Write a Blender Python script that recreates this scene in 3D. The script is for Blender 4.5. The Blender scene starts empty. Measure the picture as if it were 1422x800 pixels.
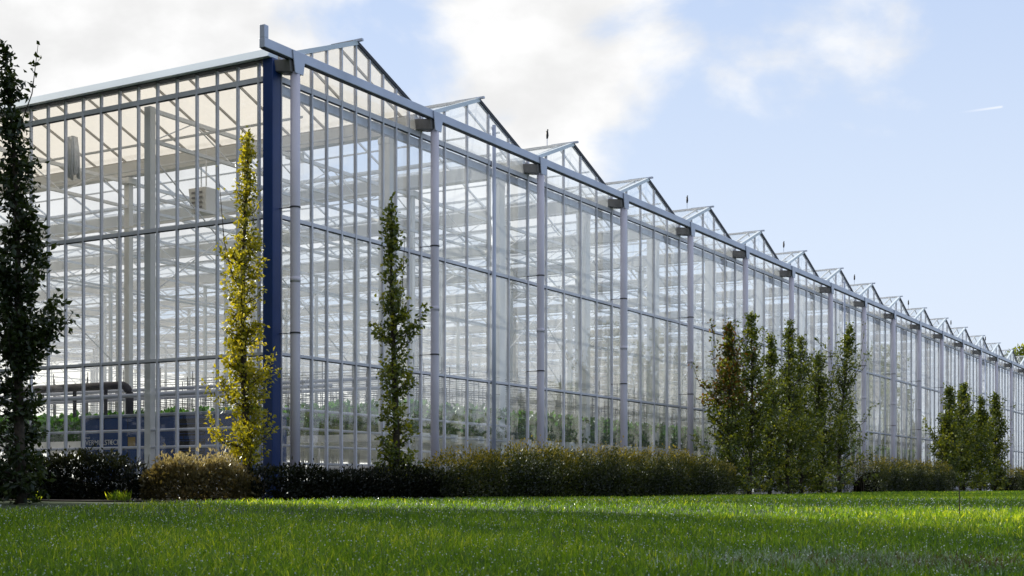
import bpy, math, random
import numpy as np
R = math.radians
rnd = random.Random(7)
rng = np.random.default_rng(11)
sc = bpy.context.scene
COL = sc.collection

# ------------------------------------------------------------------ frames
F, CX, HY = 1916.0, 711.0, 681.0            # focal length and centre in px of a 1422 px wide picture
CAMZ = 0.14
DX, DY = 0.5011, 0.8654                     # direction of the long facade
NX, NY = -DY, DX                            # inward normal
P0X, P0Y = -3.415, 21.74                    # first downpipe
BAY = 4.0
NB = 23
VF = 0.316                                  # facade glass plane (local v)
VFAR = 44.0
def W(u, v): return (P0X + u*DX + v*NX, P0Y + u*DY + v*NY)
def UV(x, y):
    a, b = x-P0X, y-P0Y
    return a*DX + b*DY, a*NX + b*NY
def u_at(px, v):
    k = (px-CX)/F; X = P0X+v*NX; Y = P0Y+v*NY
    return (k*Y-X)/(DX-k*DY)
def u_side(px, u=1.0):      # local v of a point seen at px on the vertical plane u = const
    k = (px-CX)/F; X = P0X+u*DX; Y = P0Y+u*DY
    return (k*Y-X)/(NX-k*NY)
def sstep(x, a, b):
    t = np.clip((x-a)/(b-a), 0, 1); return t*t*(3-2*t)
def ground_z(x, y):
    x = np.asarray(x, float); y = np.asarray(y, float)
    v = (x-P0X)*NX + (y-P0Y)*NY
    z = -0.27 + 0.27*sstep(y, 3.0, 19.5)
    z = z + 0.09*sstep(y, 24, 52)*np.clip((-v-0.2)/1.5, 0, 1)
    z = z + 0.012*np.sin(x*1.3+y*.4)*np.sin(y*0.9)
    return z

# ------------------------------------------------------------------ materials
def mat(name, col, rough=.6, metal=0.0, noise=0.0, nscale=8.0, col2=None, bump=0.0, spec=.5, stretch=None):
    m = bpy.data.materials.new(name); m.use_nodes = True
    nt = m.node_tree; b = nt.nodes['Principled BSDF']
    b.inputs['Base Color'].default_value = (*col, 1)
    b.inputs['Roughness'].default_value = rough
    b.inputs['Metallic'].default_value = metal
    b.inputs['Specular IOR Level'].default_value = spec
    if noise or col2:
        tc = nt.nodes.new('ShaderNodeTexCoord')
        n = nt.nodes.new('ShaderNodeTexNoise'); n.inputs['Scale'].default_value = nscale
        n.inputs['Detail'].default_value = 5
        if stretch:
            mp = nt.nodes.new('ShaderNodeMapping'); mp.inputs['Scale'].default_value = stretch
            nt.links.new(tc.outputs['Object'], mp.inputs['Vector']); nt.links.new(mp.outputs[0], n.inputs['Vector'])
        else:
            nt.links.new(tc.outputs['Object'], n.inputs['Vector'])
        r = nt.nodes.new('ShaderNodeValToRGB')
        c2 = col2 or tuple(c*(1-noise) for c in col)
        r.color_ramp.elements[0].position = .32; r.color_ramp.elements[0].color = (*c2, 1)
        r.color_ramp.elements[1].position = .68; r.color_ramp.elements[1].color = (*col, 1)
        nt.links.new(n.outputs['Fac'], r.inputs[0]); nt.links.new(r.outputs[0], b.inputs['Base Color'])
        if bump:
            bp = nt.nodes.new('ShaderNodeBump'); bp.inputs['Strength'].default_value = bump
            nt.links.new(n.outputs['Fac'], bp.inputs['Height']); nt.links.new(bp.outputs[0], b.inputs['Normal'])
    return m

def glass_mat(name, tint, milk=0.04, milk_col=(.8, .85, .9), refl=1.0, nscale=1.2, milk_var=0.08, transl=.6):
    """thin pane: clear + fresnel mirror + milk for dirt and haze"""
    m = bpy.data.materials.new(name); m.use_nodes = True
    nt = m.node_tree; nt.nodes.clear(); N = nt.nodes.new; L = nt.links.new
    out = N('ShaderNodeOutputMaterial')
    tr = N('ShaderNodeBsdfTransparent'); tr.inputs[0].default_value = (*tint, 1)
    gl = N('ShaderNodeBsdfGlossy'); gl.inputs['Roughness'].default_value = .02; gl.inputs[0].default_value = (.95, .97, 1, 1)
    fr = N('ShaderNodeLayerWeight'); fr.inputs[0].default_value = .5      # facing: same on both sides of the pane
    pw = N('ShaderNodeMath'); pw.operation = 'POWER'; pw.inputs[1].default_value = 4.6; L(fr.outputs['Facing'], pw.inputs[0])
    mu = N('ShaderNodeMath'); mu.operation = 'MULTIPLY_ADD'; mu.inputs[1].default_value = .9*refl; mu.inputs[2].default_value = .07*refl; mu.use_clamp = True
    L(pw.outputs[0], mu.inputs[0])
    mx = N('ShaderNodeMixShader'); L(mu.outputs[0], mx.inputs[0]); L(tr.outputs[0], mx.inputs[1]); L(gl.outputs[0], mx.inputs[2])
    df = N('ShaderNodeBsdfDiffuse'); df.inputs[0].default_value = (*milk_col, 1)
    tl = N('ShaderNodeBsdfTranslucent'); tl.inputs[0].default_value = (*milk_col, 1)
    dm = N('ShaderNodeMixShader'); dm.inputs[0].default_value = transl; L(df.outputs[0], dm.inputs[1]); L(tl.outputs[0], dm.inputs[2])
    tc = N('ShaderNodeTexCoord'); no = N('ShaderNodeTexNoise'); no.inputs['Scale'].default_value = nscale; no.inputs['Detail'].default_value = 6
    mp = N('ShaderNodeMapping'); mp.inputs['Scale'].default_value = (3.2, 3.2, .40)
    L(tc.outputs['Object'], mp.inputs[0]); L(mp.outputs[0], no.inputs['Vector'])
    mr = N('ShaderNodeMapRange'); mr.inputs[1].default_value = .42; mr.inputs[2].default_value = .7
    mr.inputs[3].default_value = milk; mr.inputs[4].default_value = milk+milk_var
    L(no.outputs['Fac'], mr.inputs[0])
    m2 = N('ShaderNodeMixShader'); L(mr.outputs[0], m2.inputs[0]); L(mx.outputs[0], m2.inputs[1]); L(dm.outputs[0], m2.inputs[2])
    # slightly wavy reflections
    bn = N('ShaderNodeTexNoise'); bn.inputs['Scale'].default_value = .9; L(tc.outputs['Object'], bn.inputs['Vector'])
    bp = N('ShaderNodeBump'); bp.inputs['Strength'].default_value = .06; bp.inputs['Distance'].default_value = .05
    L(bn.outputs['Fac'], bp.inputs['Height']); L(bp.outputs[0], gl.inputs['Normal'])
    L(m2.outputs[0], out.inputs[0])
    return m

def leaf_mat(name, dark, mid, light, transl=.45, gloss=.12, tcol=None):
    m = bpy.data.materials.new(name); m.use_nodes = True
    nt = m.node_tree; nt.nodes.clear(); N = nt.nodes.new; L = nt.links.new
    out = N('ShaderNodeOutputMaterial')
    at = N('ShaderNodeAttribute'); at.attribute_name = 'tone'
    r = N('ShaderNodeValToRGB'); e = r.color_ramp.elements
    e[0].position = 0; e[0].color = (*dark, 1); e[1].position = 1; e[1].color = (*light, 1)
    k = e.new(.55); k.color = (*mid, 1)
    L(at.outputs['Fac'], r.inputs[0])
    df = N('ShaderNodeBsdfDiffuse'); tl = N('ShaderNodeBsdfTranslucent'); gl = N('ShaderNodeBsdfGlossy')
    gl.inputs['Roughness'].default_value = .38; gl.inputs[0].default_value = (.9, .95, 1, 1)
    L(r.outputs[0], df.inputs[0])
    hs = N('ShaderNodeMixRGB'); hs.blend_type = 'MULTIPLY'; hs.inputs[0].default_value = 1
    L(r.outputs[0], hs.inputs[1]); hs.inputs[2].default_value = (*(tcol or (1.6, 1.5, .5)), 1); L(hs.outputs[0], tl.inputs[0])
    a = N('ShaderNodeMixShader'); a.inputs[0].default_value = transl; L(df.outputs[0], a.inputs[1]); L(tl.outputs[0], a.inputs[2])
    fr = N('ShaderNodeLayerWeight'); fr.inputs[0].default_value = .5
    pw = N('ShaderNodeMath'); pw.operation = 'POWER'; pw.inputs[1].default_value = 4; L(fr.outputs['Facing'], pw.inputs[0])
    ml = N('ShaderNodeMath'); ml.operation = 'MULTIPLY_ADD'; ml.inputs[1].default_value = gloss*2.5; ml.inputs[2].default_value = gloss*.35; L(pw.outputs[0], ml.inputs[0])
    b = N('ShaderNodeMixShader'); L(ml.outputs[0], b.inputs[0]); L(a.outputs[0], b.inputs[1]); L(gl.outputs[0], b.inputs[2])
    L(b.outputs[0], out.inputs[0])
    return m

M = {}
M['alu'] = mat('aluminium_bar', (.80, .81, .90), .42, .1, noise=.18, nscale=2.5)
M['alu_dark'] = mat('dark_seal', (.035, .04, .055), .6)
M['pipe'] = mat('downpipe_plastic', (.74, .71, .83), .45, 0, noise=.10, nscale=1.5)
M['beam'] = mat('galvanised_beam', (.62, .68, .85), .38, .15, noise=.22, nscale=1.3)
M['bracket'] = mat('bracket_grey', (.30, .29, .30), .6, .1, noise=.35, nscale=5)  # grey of the shadowed outlet box sides put into the base colour
M['blue'] = mat('blue_post_paint', (.010, .045, .20), .35, 0, noise=.15, nscale=2)
M['steel'] = mat('interior_steel', (.93, .93, .94), .5, 0, noise=.12, nscale=1.2)
M['bar_dark'] = mat('grey_roof_bar', (.42, .40, .37), .5)  # greyer than the roof bars of the other bays
M['column'] = mat('column_paint', (.88, .88, .87), .6, 0, noise=.12, nscale=1.8, stretch=(1, 1, .3))
M['gutter'] = mat('interior_gutter', (.88, .87, .85), .5, 0, noise=.2, nscale=.8)
M['fascia'] = mat('eaves_fascia', (.72, .82, .92), .3, .0, noise=.12, nscale=.7)
M['glass'] = glass_mat('wall_glass', (.96, .975, .98), .075, (.93, .97, 1.0), refl=1.45, milk_var=.10, transl=.8)  # milk stands in for bright haze inside, besides the dirt streaks
M['glass_side'] = glass_mat('side_glass', (.97, .975, .975), .018, (.9, .87, .80), refl=.6, milk_var=.04)
M['roofglass'] = glass_mat('roof_glass', (.96, .975, .985), .03, refl=.4, milk_var=.04)
M['cream'] = glass_mat('whitewashed_roof_glass', (.93, .90, .84), .72, (.88, .81, .71), refl=.2, milk_var=.12, transl=.75)
M['farwall'] = glass_mat('white_glow_wall', (.95, .96, .96), .75, (.96, .97, .98), refl=.1, milk_var=.15, transl=.8)
M['floor'] = mat('greenhouse_floor', (.62, .60, .56), .8, 0, nscale=.8, col2=(.46, .44, .40))
M['soil'] = mat('bed_soil', (.035, .026, .018), .95, 0, nscale=6, col2=(.012, .010, .008), bump=.6)
M['lawn'] = mat('lawn_thatch', (.05, .09, .015), .95, 0, nscale=14, col2=(.016, .026, .008), bump=.5)
M['bark'] = mat('bark', (.075, .058, .042), .9, 0, nscale=22, col2=(.028, .022, .017), bump=.5)
M['hornbeam'] = leaf_mat('hornbeam_leaf', (.030, .055, .008), (.12, .16, .018), (.42, .42, .045), .50, .10)
M['hornbeam_shade'] = leaf_mat('hornbeam_shade_leaf', (.012, .024, .007), (.030, .050, .012), (.07, .095, .02), .35, .08)  # darker copy: shade on the left tree put into the leaf colours
M['gold_lit'] = leaf_mat('sunlit_gold_leaf', (.08, .11, .010), (.38, .38, .028), (.82, .74, .10), .5, .10, (1.5, 1.3, .35))  # sunlight through the leaves is put into these bright yellows
M['autumn'] = leaf_mat('autumn_leaf', (.05, .06, .012), (.20, .11, .018), (.36, .17, .025), .45, .08, (1.5, 1.1, .5))
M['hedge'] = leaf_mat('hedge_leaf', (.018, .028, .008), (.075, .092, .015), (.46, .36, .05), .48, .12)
M['hedge_shade'] = leaf_mat('hedge_shade_leaf', (.005, .007, .004), (.012, .016, .007), (.03, .035, .014), .2, .06)  # near-black tones carry the shade the left hedge lies in
M['shrub'] = leaf_mat('bronze_shrub_leaf', (.07, .06, .02), (.25, .20, .085), (.52, .45, .28), .40, .10, (1.2, 1.1, .6))
M['crop'] = leaf_mat('crop_leaf', (.015, .05, .010), (.04, .11, .016), (.11, .24, .035), .45, .12, (1.3, 1.6, .4))
M['grass'] = leaf_mat('grass_blade', (.028, .085, .014), (.12, .25, .026), (.46, .58, .13), .64, .06, (2.9, 2.2, .4))
M['dewy'] = leaf_mat('dewy_grass', (.16, .24, .10), (.45, .54, .42), (.85, .9, .86), .3, .2, (1.2, 1.3, 1))
M['dry'] = leaf_mat('dry_grass', (.10, .06, .03), (.18, .11, .05), (.3, .2, .1), .3, .05, (1.2, 1.1, .8))
M['machine'] = mat('machine_blue_paint', (.008, .06, .24), .4, 0, noise=.25, nscale=1.5)
M['machine_trim'] = mat('machine_trim', (.28, .33, .42), .45, .2)
M['black'] = mat('black_louvre', (.012, .012, .016), .5)
M['duct'] = mat('dark_duct', (.045, .04, .055), .8)
M['white'] = mat('white_lettering', (.75, .77, .8), .5)
M['tan'] = mat('tan_sticker', (.35, .25, .10), .5)
M['red'] = mat('red_trim', (.22, .10, .07), .5)
M['rail'] = mat('heating_pipe', (.58, .60, .68), .4, .15)
M['curtain'] = mat('screen_cloth', (.9, .9, .92), .8, 0, noise=.2, nscale=10)
M['wire'] = mat('dark_wire', (.05, .05, .06), .5, .4)

# ------------------------------------------------------------------ mesh helpers
class MB:
    def __init__(s): s.v = []; s.f = []; s.mi = []; s.cur = 0
    def hexa(s, p):      # 8 points, bottom ring then top ring
        b = len(s.v); s.v += [tuple(q) for q in p]
        for q in ((3,2,1,0),(4,5,6,7),(0,1,5,4),(1,2,6,5),(2,3,7,6),(3,0,4,7)):
            s.f.append(tuple(b+i for i in q)); s.mi.append(s.cur)
        return s
    def box(s, x0, x1, y0, y1, z0, z1):
        return s.hexa([(x0,y0,z0),(x1,y0,z0),(x1,y1,z0),(x0,y1,z0),(x0,y0,z1),(x1,y0,z1),(x1,y1,z1),(x0,y1,z1)])
    def bar(s, a, b, w, h, up=(0,0,1)):
        a = np.array(a, float); b = np.array(b, float); t = b-a; t /= np.linalg.norm(t)
        up = np.array(up, float)
        if abs(np.dot(t, up)) > .95: up = np.array((0, 1, 0.))
        x = np.cross(t, up); x /= np.linalg.norm(x); y = np.cross(x, t)
        x *= w/2; y *= h/2
        return s.hexa([a-x-y, a+x-y, a+x+y, a-x+y, b-x-y, b+x-y, b+x+y, b-x+y])
    def tube(s, pts, rad, n=8, cap=True):
        pts = [np.array(p, float) for p in pts]; rad = rad if hasattr(rad, '__len__') else [rad]*len(pts)
        base = len(s.v)
        for i, p in enumerate(pts):
            t = pts[min(i+1, len(pts)-1)] - pts[max(i-1, 0)]; t /= (np.linalg.norm(t)+1e-9)
            up = np.array((0, 0, 1.)) if abs(t[2]) < .9 else np.array((1., 0, 0))
            x = np.cross(t, up); x /= np.linalg.norm(x); y = np.cross(t, x)
            for k in range(n):
                a = 2*math.pi*k/n; s.v.append(tuple(p + rad[i]*(math.cos(a)*x + math.sin(a)*y)))
        for i in range(len(pts)-1):
            for k in range(n):
                a = base+i*n+k; b = base+i*n+(k+1) % n
                s.f.append((a, b, b+n, a+n)); s.mi.append(s.cur)
        if cap:
            s.f.append(tuple(base+k for k in range(n-1, -1, -1))); s.mi.append(s.cur)
            e = base+(len(pts)-1)*n; s.f.append(tuple(e+k for k in range(n))); s.mi.append(s.cur)
        return s
    def quad(s, a, b, c, d):
        i = len(s.v); s.v += [a, b, c, d]; s.f.append((i, i+1, i+2, i+3)); s.mi.append(s.cur); return s
    def build(s, name, mats, parent=None, loc=None, smooth=False, bevel=0):
        me = bpy.data.meshes.new(name); me.from_pydata(s.v, [], s.f)
        mats = mats if isinstance(mats, (list, tuple)) else [mats]
        for m in mats: me.materials.append(m)
        me.polygons.foreach_set('material_index', s.mi)
        if smooth: me.polygons.foreach_set('use_smooth', [True]*len(s.f))
        me.update()
        o = bpy.data.objects.new(name, me); COL.objects.link(o)
        if parent: o.parent = parent
        if loc: o.location = loc
        if bevel:
            md = o.modifiers.new('bevel', 'BEVEL'); md.width = bevel; md.segments = 2; md.limit_method = 'ANGLE'
        return o
def empty(name, loc, rz=0):
    o = bpy.data.objects.new(name, None); COL.objects.link(o); o.location = loc; o.rotation_euler = (0, 0, rz)
    o.empty_display_size = .3
    return o
def tag(o, label=None, cat=None, group=None, kind=None):
    if label: o['label'] = label
    if cat: o['category'] = cat
    if group: o['group'] = group
    if kind: o['kind'] = kind
    return o
def np_mesh(name, verts, faces, material, tone=None, parent=None, loc=None, smooth=False):
    """faces: (n,k) int array, tone per face"""
    me = bpy.data.meshes.new(name); nv = len(verts); nf, k = faces.shape
    me.vertices.add(nv); me.vertices.foreach_set('co', np.asarray(verts, np.float32).ravel())
    me.loops.add(nf*k); me.loops.foreach_set('vertex_index', faces.astype(np.int32).ravel())
    me.polygons.add(nf); me.polygons.foreach_set('loop_start', np.arange(0, nf*k, k, dtype=np.int32))
    try: me.polygons.foreach_set('loop_total', np.full(nf, k, np.int32))
    except Exception: pass
    me.materials.append(material)
    if tone is not None:
        a = me.attributes.new('tone', 'FLOAT', 'FACE'); a.data.foreach_set('value', np.asarray(tone, np.float32))
    me.update(calc_edges=True)
    o = bpy.data.objects.new(name, me); COL.objects.link(o)
    if parent: o.parent = parent
    if loc: o.location = loc
    return o
def norm(a): return a/(np.linalg.norm(a, axis=-1, keepdims=True)+1e-9)
def leaves(pos, dirs, size, aspect=.55, fold=.25, r=rng):
    """folded pointed leaves: pos (n,3), dirs (n,3), size (n,) -> verts, tri faces"""
    n = len(pos); dirs = norm(dirs)
    side = norm(np.cross(dirs, r.normal(size=(n, 3))))
    up = np.cross(side, dirs); s = size[:, None]
    tip = pos + dirs*s - up*s*.12
    l = pos + dirs*s*.45 + side*s*aspect*.5 + up*s*fold*.5
    rr = pos + dirs*s*.45 - side*s*aspect*.5 + up*s*fold*.5
    V = np.stack([pos, l, tip, rr], 1).reshape(-1, 3)
    b = np.arange(n)[:, None]*4
    Fc = np.concatenate([b+[[0, 2, 1]], b+[[0, 3, 2]]], 1).reshape(-1, 3)
    return V, Fc

# ------------------------------------------------------------------ ground
gx = np.concatenate([np.linspace(-900, -30, 20), np.linspace(-28, 60, 133), np.linspace(65, 900, 20)])
gy = np.concatenate([np.linspace(-300, -6, 10), np.linspace(-5, 110, 175), np.linspace(116, 2500, 22)])
GX, GY = np.meshgrid(gx, gy)
V = np.stack([GX.ravel(), GY.ravel(), (ground_z(GX, GY)-.012).ravel()], 1)
nx = len(gx); ii, jj = np.meshgrid(np.arange(nx-1), np.arange(len(gy)-1))
b = (jj*nx+ii).ravel()[:, None]
tag(np_mesh('ground', V, b+[[0, 1, nx+1, nx]], M['lawn']), kind='structure')
# floor sheet inside the greenhouse
fl = MB(); p = [W(-.2, .25), W(NB*BAY+1, .25), W(NB*BAY+1, VFAR), W(-.2, VFAR)]
fl.quad(*[(q[0], q[1], .035) for q in p])
tag(fl.build('greenhouse_floor', M['floor']), kind='structure')
# planting bed soil strips (follow the ground)
def strip(name, pts, w, material, lift=.02):
    m = MB(); L = []
    for (a, c) in zip(pts[:-1], pts[1:]):
        n = max(2, int(math.dist(a, c)/.7))
        for i in range(n): L.append((a[0]+(c[0]-a[0])*i/n, a[1]+(c[1]-a[1])*i/n))
    L.append(pts[-1]); prev = None
    for i, q in enumerate(L):
        t = np.array(L[min(i+1, len(L)-1)])-np.array(L[max(i-1, 0)]); t = t/np.linalg.norm(t); s_ = np.array((-t[1], t[0]))
        ww = w*(1+.12*math.sin(i*1.7))
        a = np.array(q)-s_*ww/2; c = np.array(q)+s_*w/2; mid = np.array(q)
        row = [(a[0], a[1], float(ground_z(*a))+.004), (mid[0], mid[1], float(ground_z(*mid))+lift), (c[0], c[1], float(ground_z(*c))+.004)]
        if prev: m.quad(prev[0], row[0], row[1], prev[1]); m.quad(prev[1], row[1], row[2], prev[2])
        prev = row
    return tag(m.build(name, material, smooth=True), kind='structure')
strip('planting_bed', [W(-1.2, -.75), W(95, -.85)], 2.2, M['soil'])
strip('side_planting_bed', [(-14.5, 21.2), (-3.6, 20.0)], 3.1, M['soil'])

# ------------------------------------------------------------------ greenhouse
G = empty('greenhouse', (P0X, P0Y, 0), math.atan2(DY, DX))
tag(G, 'long glass greenhouse with many zigzag gables, silver frame and blue corner post', 'greenhouse')
EZ, RZ = 7.04, 7.79       # eaves, ridge
RA, RB, RC = 2.31, 4.49, 6.67   # rails
US = -.12                 # side glass plane (local u)
UE = NB*BAY

m = MB(); m.box(-.21, 0.0, .285, .487, .0, 6.96)
m.build('corner_post', M['blue'], G, bevel=.012)
m = MB(); m.box(-.0, .012, .27, .30, .0, 7.0); m.box(-.14, -.10, .487, .515, 0, 6.98)
m.build('post_edge_trim', M['alu'], G)

# outside gutter beam with upturned end
m = MB(); m.box(-.80, UE+.4, -.055, .055, 6.90, 7.05); m.box(-.80, -.70, -.05, .05, 7.05, 7.25)
m.build('gutter_beam', M['beam'], G, bevel=.008)
m = MB(); m.box(-.78, UE+.4, -.035, .035, 6.885, 6.9)
m.build('beam_underside_seal', M['alu_dark'], G)

# side gutter / fascia
m = MB(); m.hexa([(-.30, .31, 6.955), (-.05, .31, 6.955), (-.05, VFAR, 6.955), (-.30, VFAR, 6.955),
                  (-.17, .31, 7.125), (-.02, .31, 7.125), (-.02, VFAR, 7.125), (-.17, VFAR, 7.125)])
m.build('side_gutter', M['fascia'], G, bevel=.01)
m = MB(); m.box(-.20, -.06, .49, VFAR, 6.94, 6.963); m.build('side_gutter_seal', M['alu_dark'], G)

# downpipes and their brackets
for i in range(NB+1):
    u = i*BAY
    m = MB(); m.tube([(u, 0, -.05), (u, 0, 2.2), (u, 0, 4.5), (u, 0, 6.72)], .078, 16); m.tube([(u, 0, 3.42), (u, 0, 3.5)], .084, 16)
    pz = m.build('downpipe', M['pipe'], G, smooth=True)
    for z in (2.62, 4.60):
        m = MB(); m.tube([(u, 0, z-.012), (u, 0, z+.012)], .086, 14); m.bar((u-.02, .05, z), (u-.04, VF-.01, z), .012, .012)
        m.build('clamp', M['wire'], pz)
    m = MB()   # box running from facade to the pipe + tapered end plate
    m.hexa([(u-.13, -.02, 6.70), (u+.13, -.02, 6.70), (u+.13, VF+.02, 6.76), (u-.13, VF+.02, 6.76),
            (u-.17, -.02, 6.895), (u+.17, -.02, 6.895), (u+.17, VF+.02, 6.93), (u-.17, VF+.02, 6.93)])
    m.build('gutter_outlet_box', M['bracket'], G, bevel=.01)
    m = MB(); m.hexa([(u-.09, -.078, 6.69), (u+.11, -.078, 6.69), (u+.11, -.058, 6.69), (u-.09, -.058, 6.69),
                      (u-.15, -.078, 7.035), (u+.17, -.078, 7.035), (u+.17, -.058, 7.035), (u-.15, -.058, 7.035)])
    m.build('bracket_plate', M['beam'], G, bevel=.005)

def gable_z(t):    # t in 0..1 across a bay
    return EZ + (RZ-EZ)*(1-abs(2*t-1))
def wall_bay(i):
    u0 = i*BAY; np_ = 10 if i == 0 else 5
    m = MB(); step = BAY/np_
    for k in range(np_+1 if i == NB-1 else np_):
        if i == 0 and k == 0: continue
        u = u0+k*step; w = .034 if k else .045
        m.box(u-w/2, u+w/2, VF-.032, VF+.02, .05, gable_z(k/np_)-.02)
    for z, h in ((RA, .045), (RB, .06), (.24, .10)):
        m.box(u0+.012, u0+BAY-.012, VF-.022, VF+.03, z-h/2, z+h/2)
    m.box(u0+.012, u0+BAY-.012, VF-.020, VF+.04, RC-.045, RC+.045)
    m.box(u0, u0+BAY, VF+.06, VF+.14, RC-.20, RC-.06)
    o = m.build('window_wall', M['alu'], G)
    for z, h in ((RA, .045), (RB, .06), (RC, .09)):     # dark gasket line below each rail
        m = MB(); m.box(u0+.03, u0+BAY-.03, VF-.014, VF+.02, z-h/2-.016, z-h/2-.002)
        m.build('rail_seal', M['alu_dark'], o)
    m = MB()
    rows = [(.05, RA), (RA, RB), (RB, RC)]
    for k in range(np_):
        a = u0+k*step+.018; b_ = u0+(k+1)*step-.018
        for (z0, z1) in rows:
            j = [rnd.uniform(-.005, .005) for _ in range(4)]
            m.quad((a, VF+j[0], z0+.02), (b_, VF+j[1], z0+.02), (b_, VF+j[2], z1-.02), (a, VF+j[3], z1-.02))
        ta, tb = (a-u0)/BAY, (b_-u0)/BAY
        if ta < .5 < tb:
            i0 = len(m.v); m.v += [(a, VF, RC+.03), (b_, VF, RC+.03), (b_, VF, gable_z(tb)), (u0+BAY/2, VF, RZ-.01), (a, VF, gable_z(ta))]
            m.f.append(tuple(range(i0, i0+5))); m.mi.append(0)
        else: m.quad((a, VF, RC+.03), (b_, VF, RC+.03), (b_, VF, gable_z(tb)), (a, VF, gable_z(ta)))
    m.build('pane', M['glass'], o)
    # gable rafters
    m = MB(); um = u0+BAY/2
    m.bar((u0+.02, VF-.02, EZ), (um, VF-.02, RZ+.01), .085, .075); 
    o = m.build('gable_rafter', M['fascia'], G)
    m = MB(); m.bar((um, VF+.00, RZ+.01), (u0+BAY-.02, VF+.00, EZ), .045, .05); m.cur = 1
    m.bar((um+.01, VF-.035, RZ+.022), (u0+BAY-.02, VF-.035, EZ+.012), .022, .062)
    m.build('gable_rafter', [M['beam'], M['alu_dark']], G)
    m = MB(); m.bar((um, VF-.16, RZ+.045), (um, VF+.5, RZ+.045), .05, .04); m.build('ridge_cap', M['beam'], G)
for i in range(NB): wall_bay(i)

# extra standing pipes in front of the facade
for u in (6.53, 30.4, 54.4):
    m = MB(); m.tube([(u, VF-.06, 0), (u, VF-.06, 7.42)], .045, 10); m.build('standing_pipe', M['beam'], G, smooth=True)

# side wall in sections
vs = [.515, 3.25, 7.62, 12.0, 16.4, 20.8, 25.2, 29.6, 34, 38.4, VFAR]
mull = [.63+.4372*k for k in range(100) if .63+.4372*k < VFAR]
for a, c in zip(vs[:-1], vs[1:]):
    m = MB()
    mm = [v for v in mull if a <= v < c]
    for v in mm: m.box(US-.032, US+.02, v-.017, v+.017, .05, 6.935)
    for z, h in ((RA, .045), (RB, .06), (.24, .10), (RC, .08)):
        m.box(US-.022, US+.03, a+.002, c-.002, z-h/2, z+h/2)
    o = m.build('side_window_wall', M['alu'], G)
    for z, h in ((RA, .045), (RB, .06), (RC, .08)):
        m = MB(); m.box(US-.014, US+.02, a+.02, c-.02, z-h/2-.016, z-h/2-.002); m.build('rail_seal', M['alu_dark'], o)
    m = MB(); e = [a]+mm+[c]
    for v0, v1 in zip(e[:-1], e[1:]):
        if v1-v0 < .05: continue
        for (z0, z1) in ((.05, RA), (RA, RB), (RB, RC), (RC, 6.95)):
            j = [rnd.uniform(-.005, .005) for _ in range(4)]
            m.quad((US+j[0], v0+.017, z0+.02), (US+j[1], v1-.017, z0+.02), (US+j[2], v1-.017, z1-.02), (US+j[3], v0+.017, z1-.02))
    m.build('pane', M['glass_side'], o)

# white far walls, added so that the interior glows
m = MB(); m.quad((UE, VF, 0), (UE, VFAR, 0), (UE, VFAR, 7.0), (UE, VF, 7.0)); m.build('glow_wall', M['farwall'], G)
m = MB(); m.quad((US, VFAR, 0), (UE, VFAR, 0), (UE, VFAR, 7.0), (US, VFAR, 7.0)); m.build('glow_wall', M['farwall'], G)
m = MB()
for k in range(int(UE/2)): m.box(k*2-.02, k*2+.02, VFAR-.06, VFAR-.02, 0, 7)
for z in (1.1, RA, RB, RC): m.box(0, UE, VFAR-.1, VFAR-.062, z-.03, z+.03)
for k in range(1, int(VFAR/2)): m.box(UE-.06, UE-.02, k*2-.02, k*2+.02, 0, 7)
m.build('end_wall_frame', M['steel'], G)

# interior columns, gutters, roofs, girders
rows = [1.05] + [3.25+4.45*j for j in range(9)]
m_rest = MB()
for j, v in enumerate(rows):
    for i in range(NB+1):
        u = i*BAY + (.13 if i == 0 else 0)
        if i == 0 and j == 0: continue
        if j <= 2 and i <= 22:
            a = .115 if j == 0 else .06
            m = MB(); m.box(u-a, u+a, v-a-.01, v+a+.01, .03, 6.66)
            if i: m.box(u-.13, u+.13, v-.13, v+.13, 6.58, 6.70)
            m.build('column', M['column'], G)
        else: m_rest.box(u-.04, u+.04, v-.04, v+.04, .03, 6.66)
tag(m_rest.build('column', M['column'], G), kind='stuff')
for i in range(1, NB+1):
    u = i*BAY
    m = MB(); m.hexa([(u-.10, VF+.03, 6.74), (u+.10, VF+.03, 6.74), (u+.10, VFAR-.1, 6.74), (u-.10, VFAR-.1, 6.74),
                      (u-.16, VF+.03, 7.0), (u+.16, VF+.03, 7.0), (u+.16, VFAR-.1, 7.0), (u-.16, VFAR-.1, 7.0)])
    m.build('roof_gutter', M['gutter'], G)
# lattice girders running along the building
for j, v in enumerate(rows[1:]):
    m = MB(); zt, zb = 6.62, 6.10; u = .2
    m.box(.2, UE-.1, v-.03, v+.03, zt-.035, zt+.035); m.box(.2, UE-.1, v-.03, v+.03, zb-.03, zb+.03)
    k = 0
    while u < UE-1:
        a = (u, v, zb) if k % 2 == 0 else (u, v, zt); c = (u+1.0, v, zt) if k % 2 == 0 else (u+1.0, v, zb)
        m.bar(a, c, .018, .018); u += 1.0; k += 1
    m.build('lattice_girder', M['steel'], G)
# long horizontal tubes (screen and heating) running inward and along
m = MB()
for i in range(NB):
    for (du, z) in ((1.3, 6.45), (2.7, 6.45)):
        m.bar((i*BAY+du, .9, z), (i*BAY+du, VFAR-.2, z), .035, .035)
    m.bar((i*BAY+3.7, 1.0, 5.6), (i*BAY+3.7, VFAR-.2, 5.6), .035, .035)
m.build('overhead_pipes', M['steel'], G)
m = MB()
for j, v in enumerate(rows):
    m.bar((.3, v+.25, 5.2), (UE-.2, v+.25, 5.2), .04, .045)
m.build('crosswise_pipes', M['steel'], G)
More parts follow.
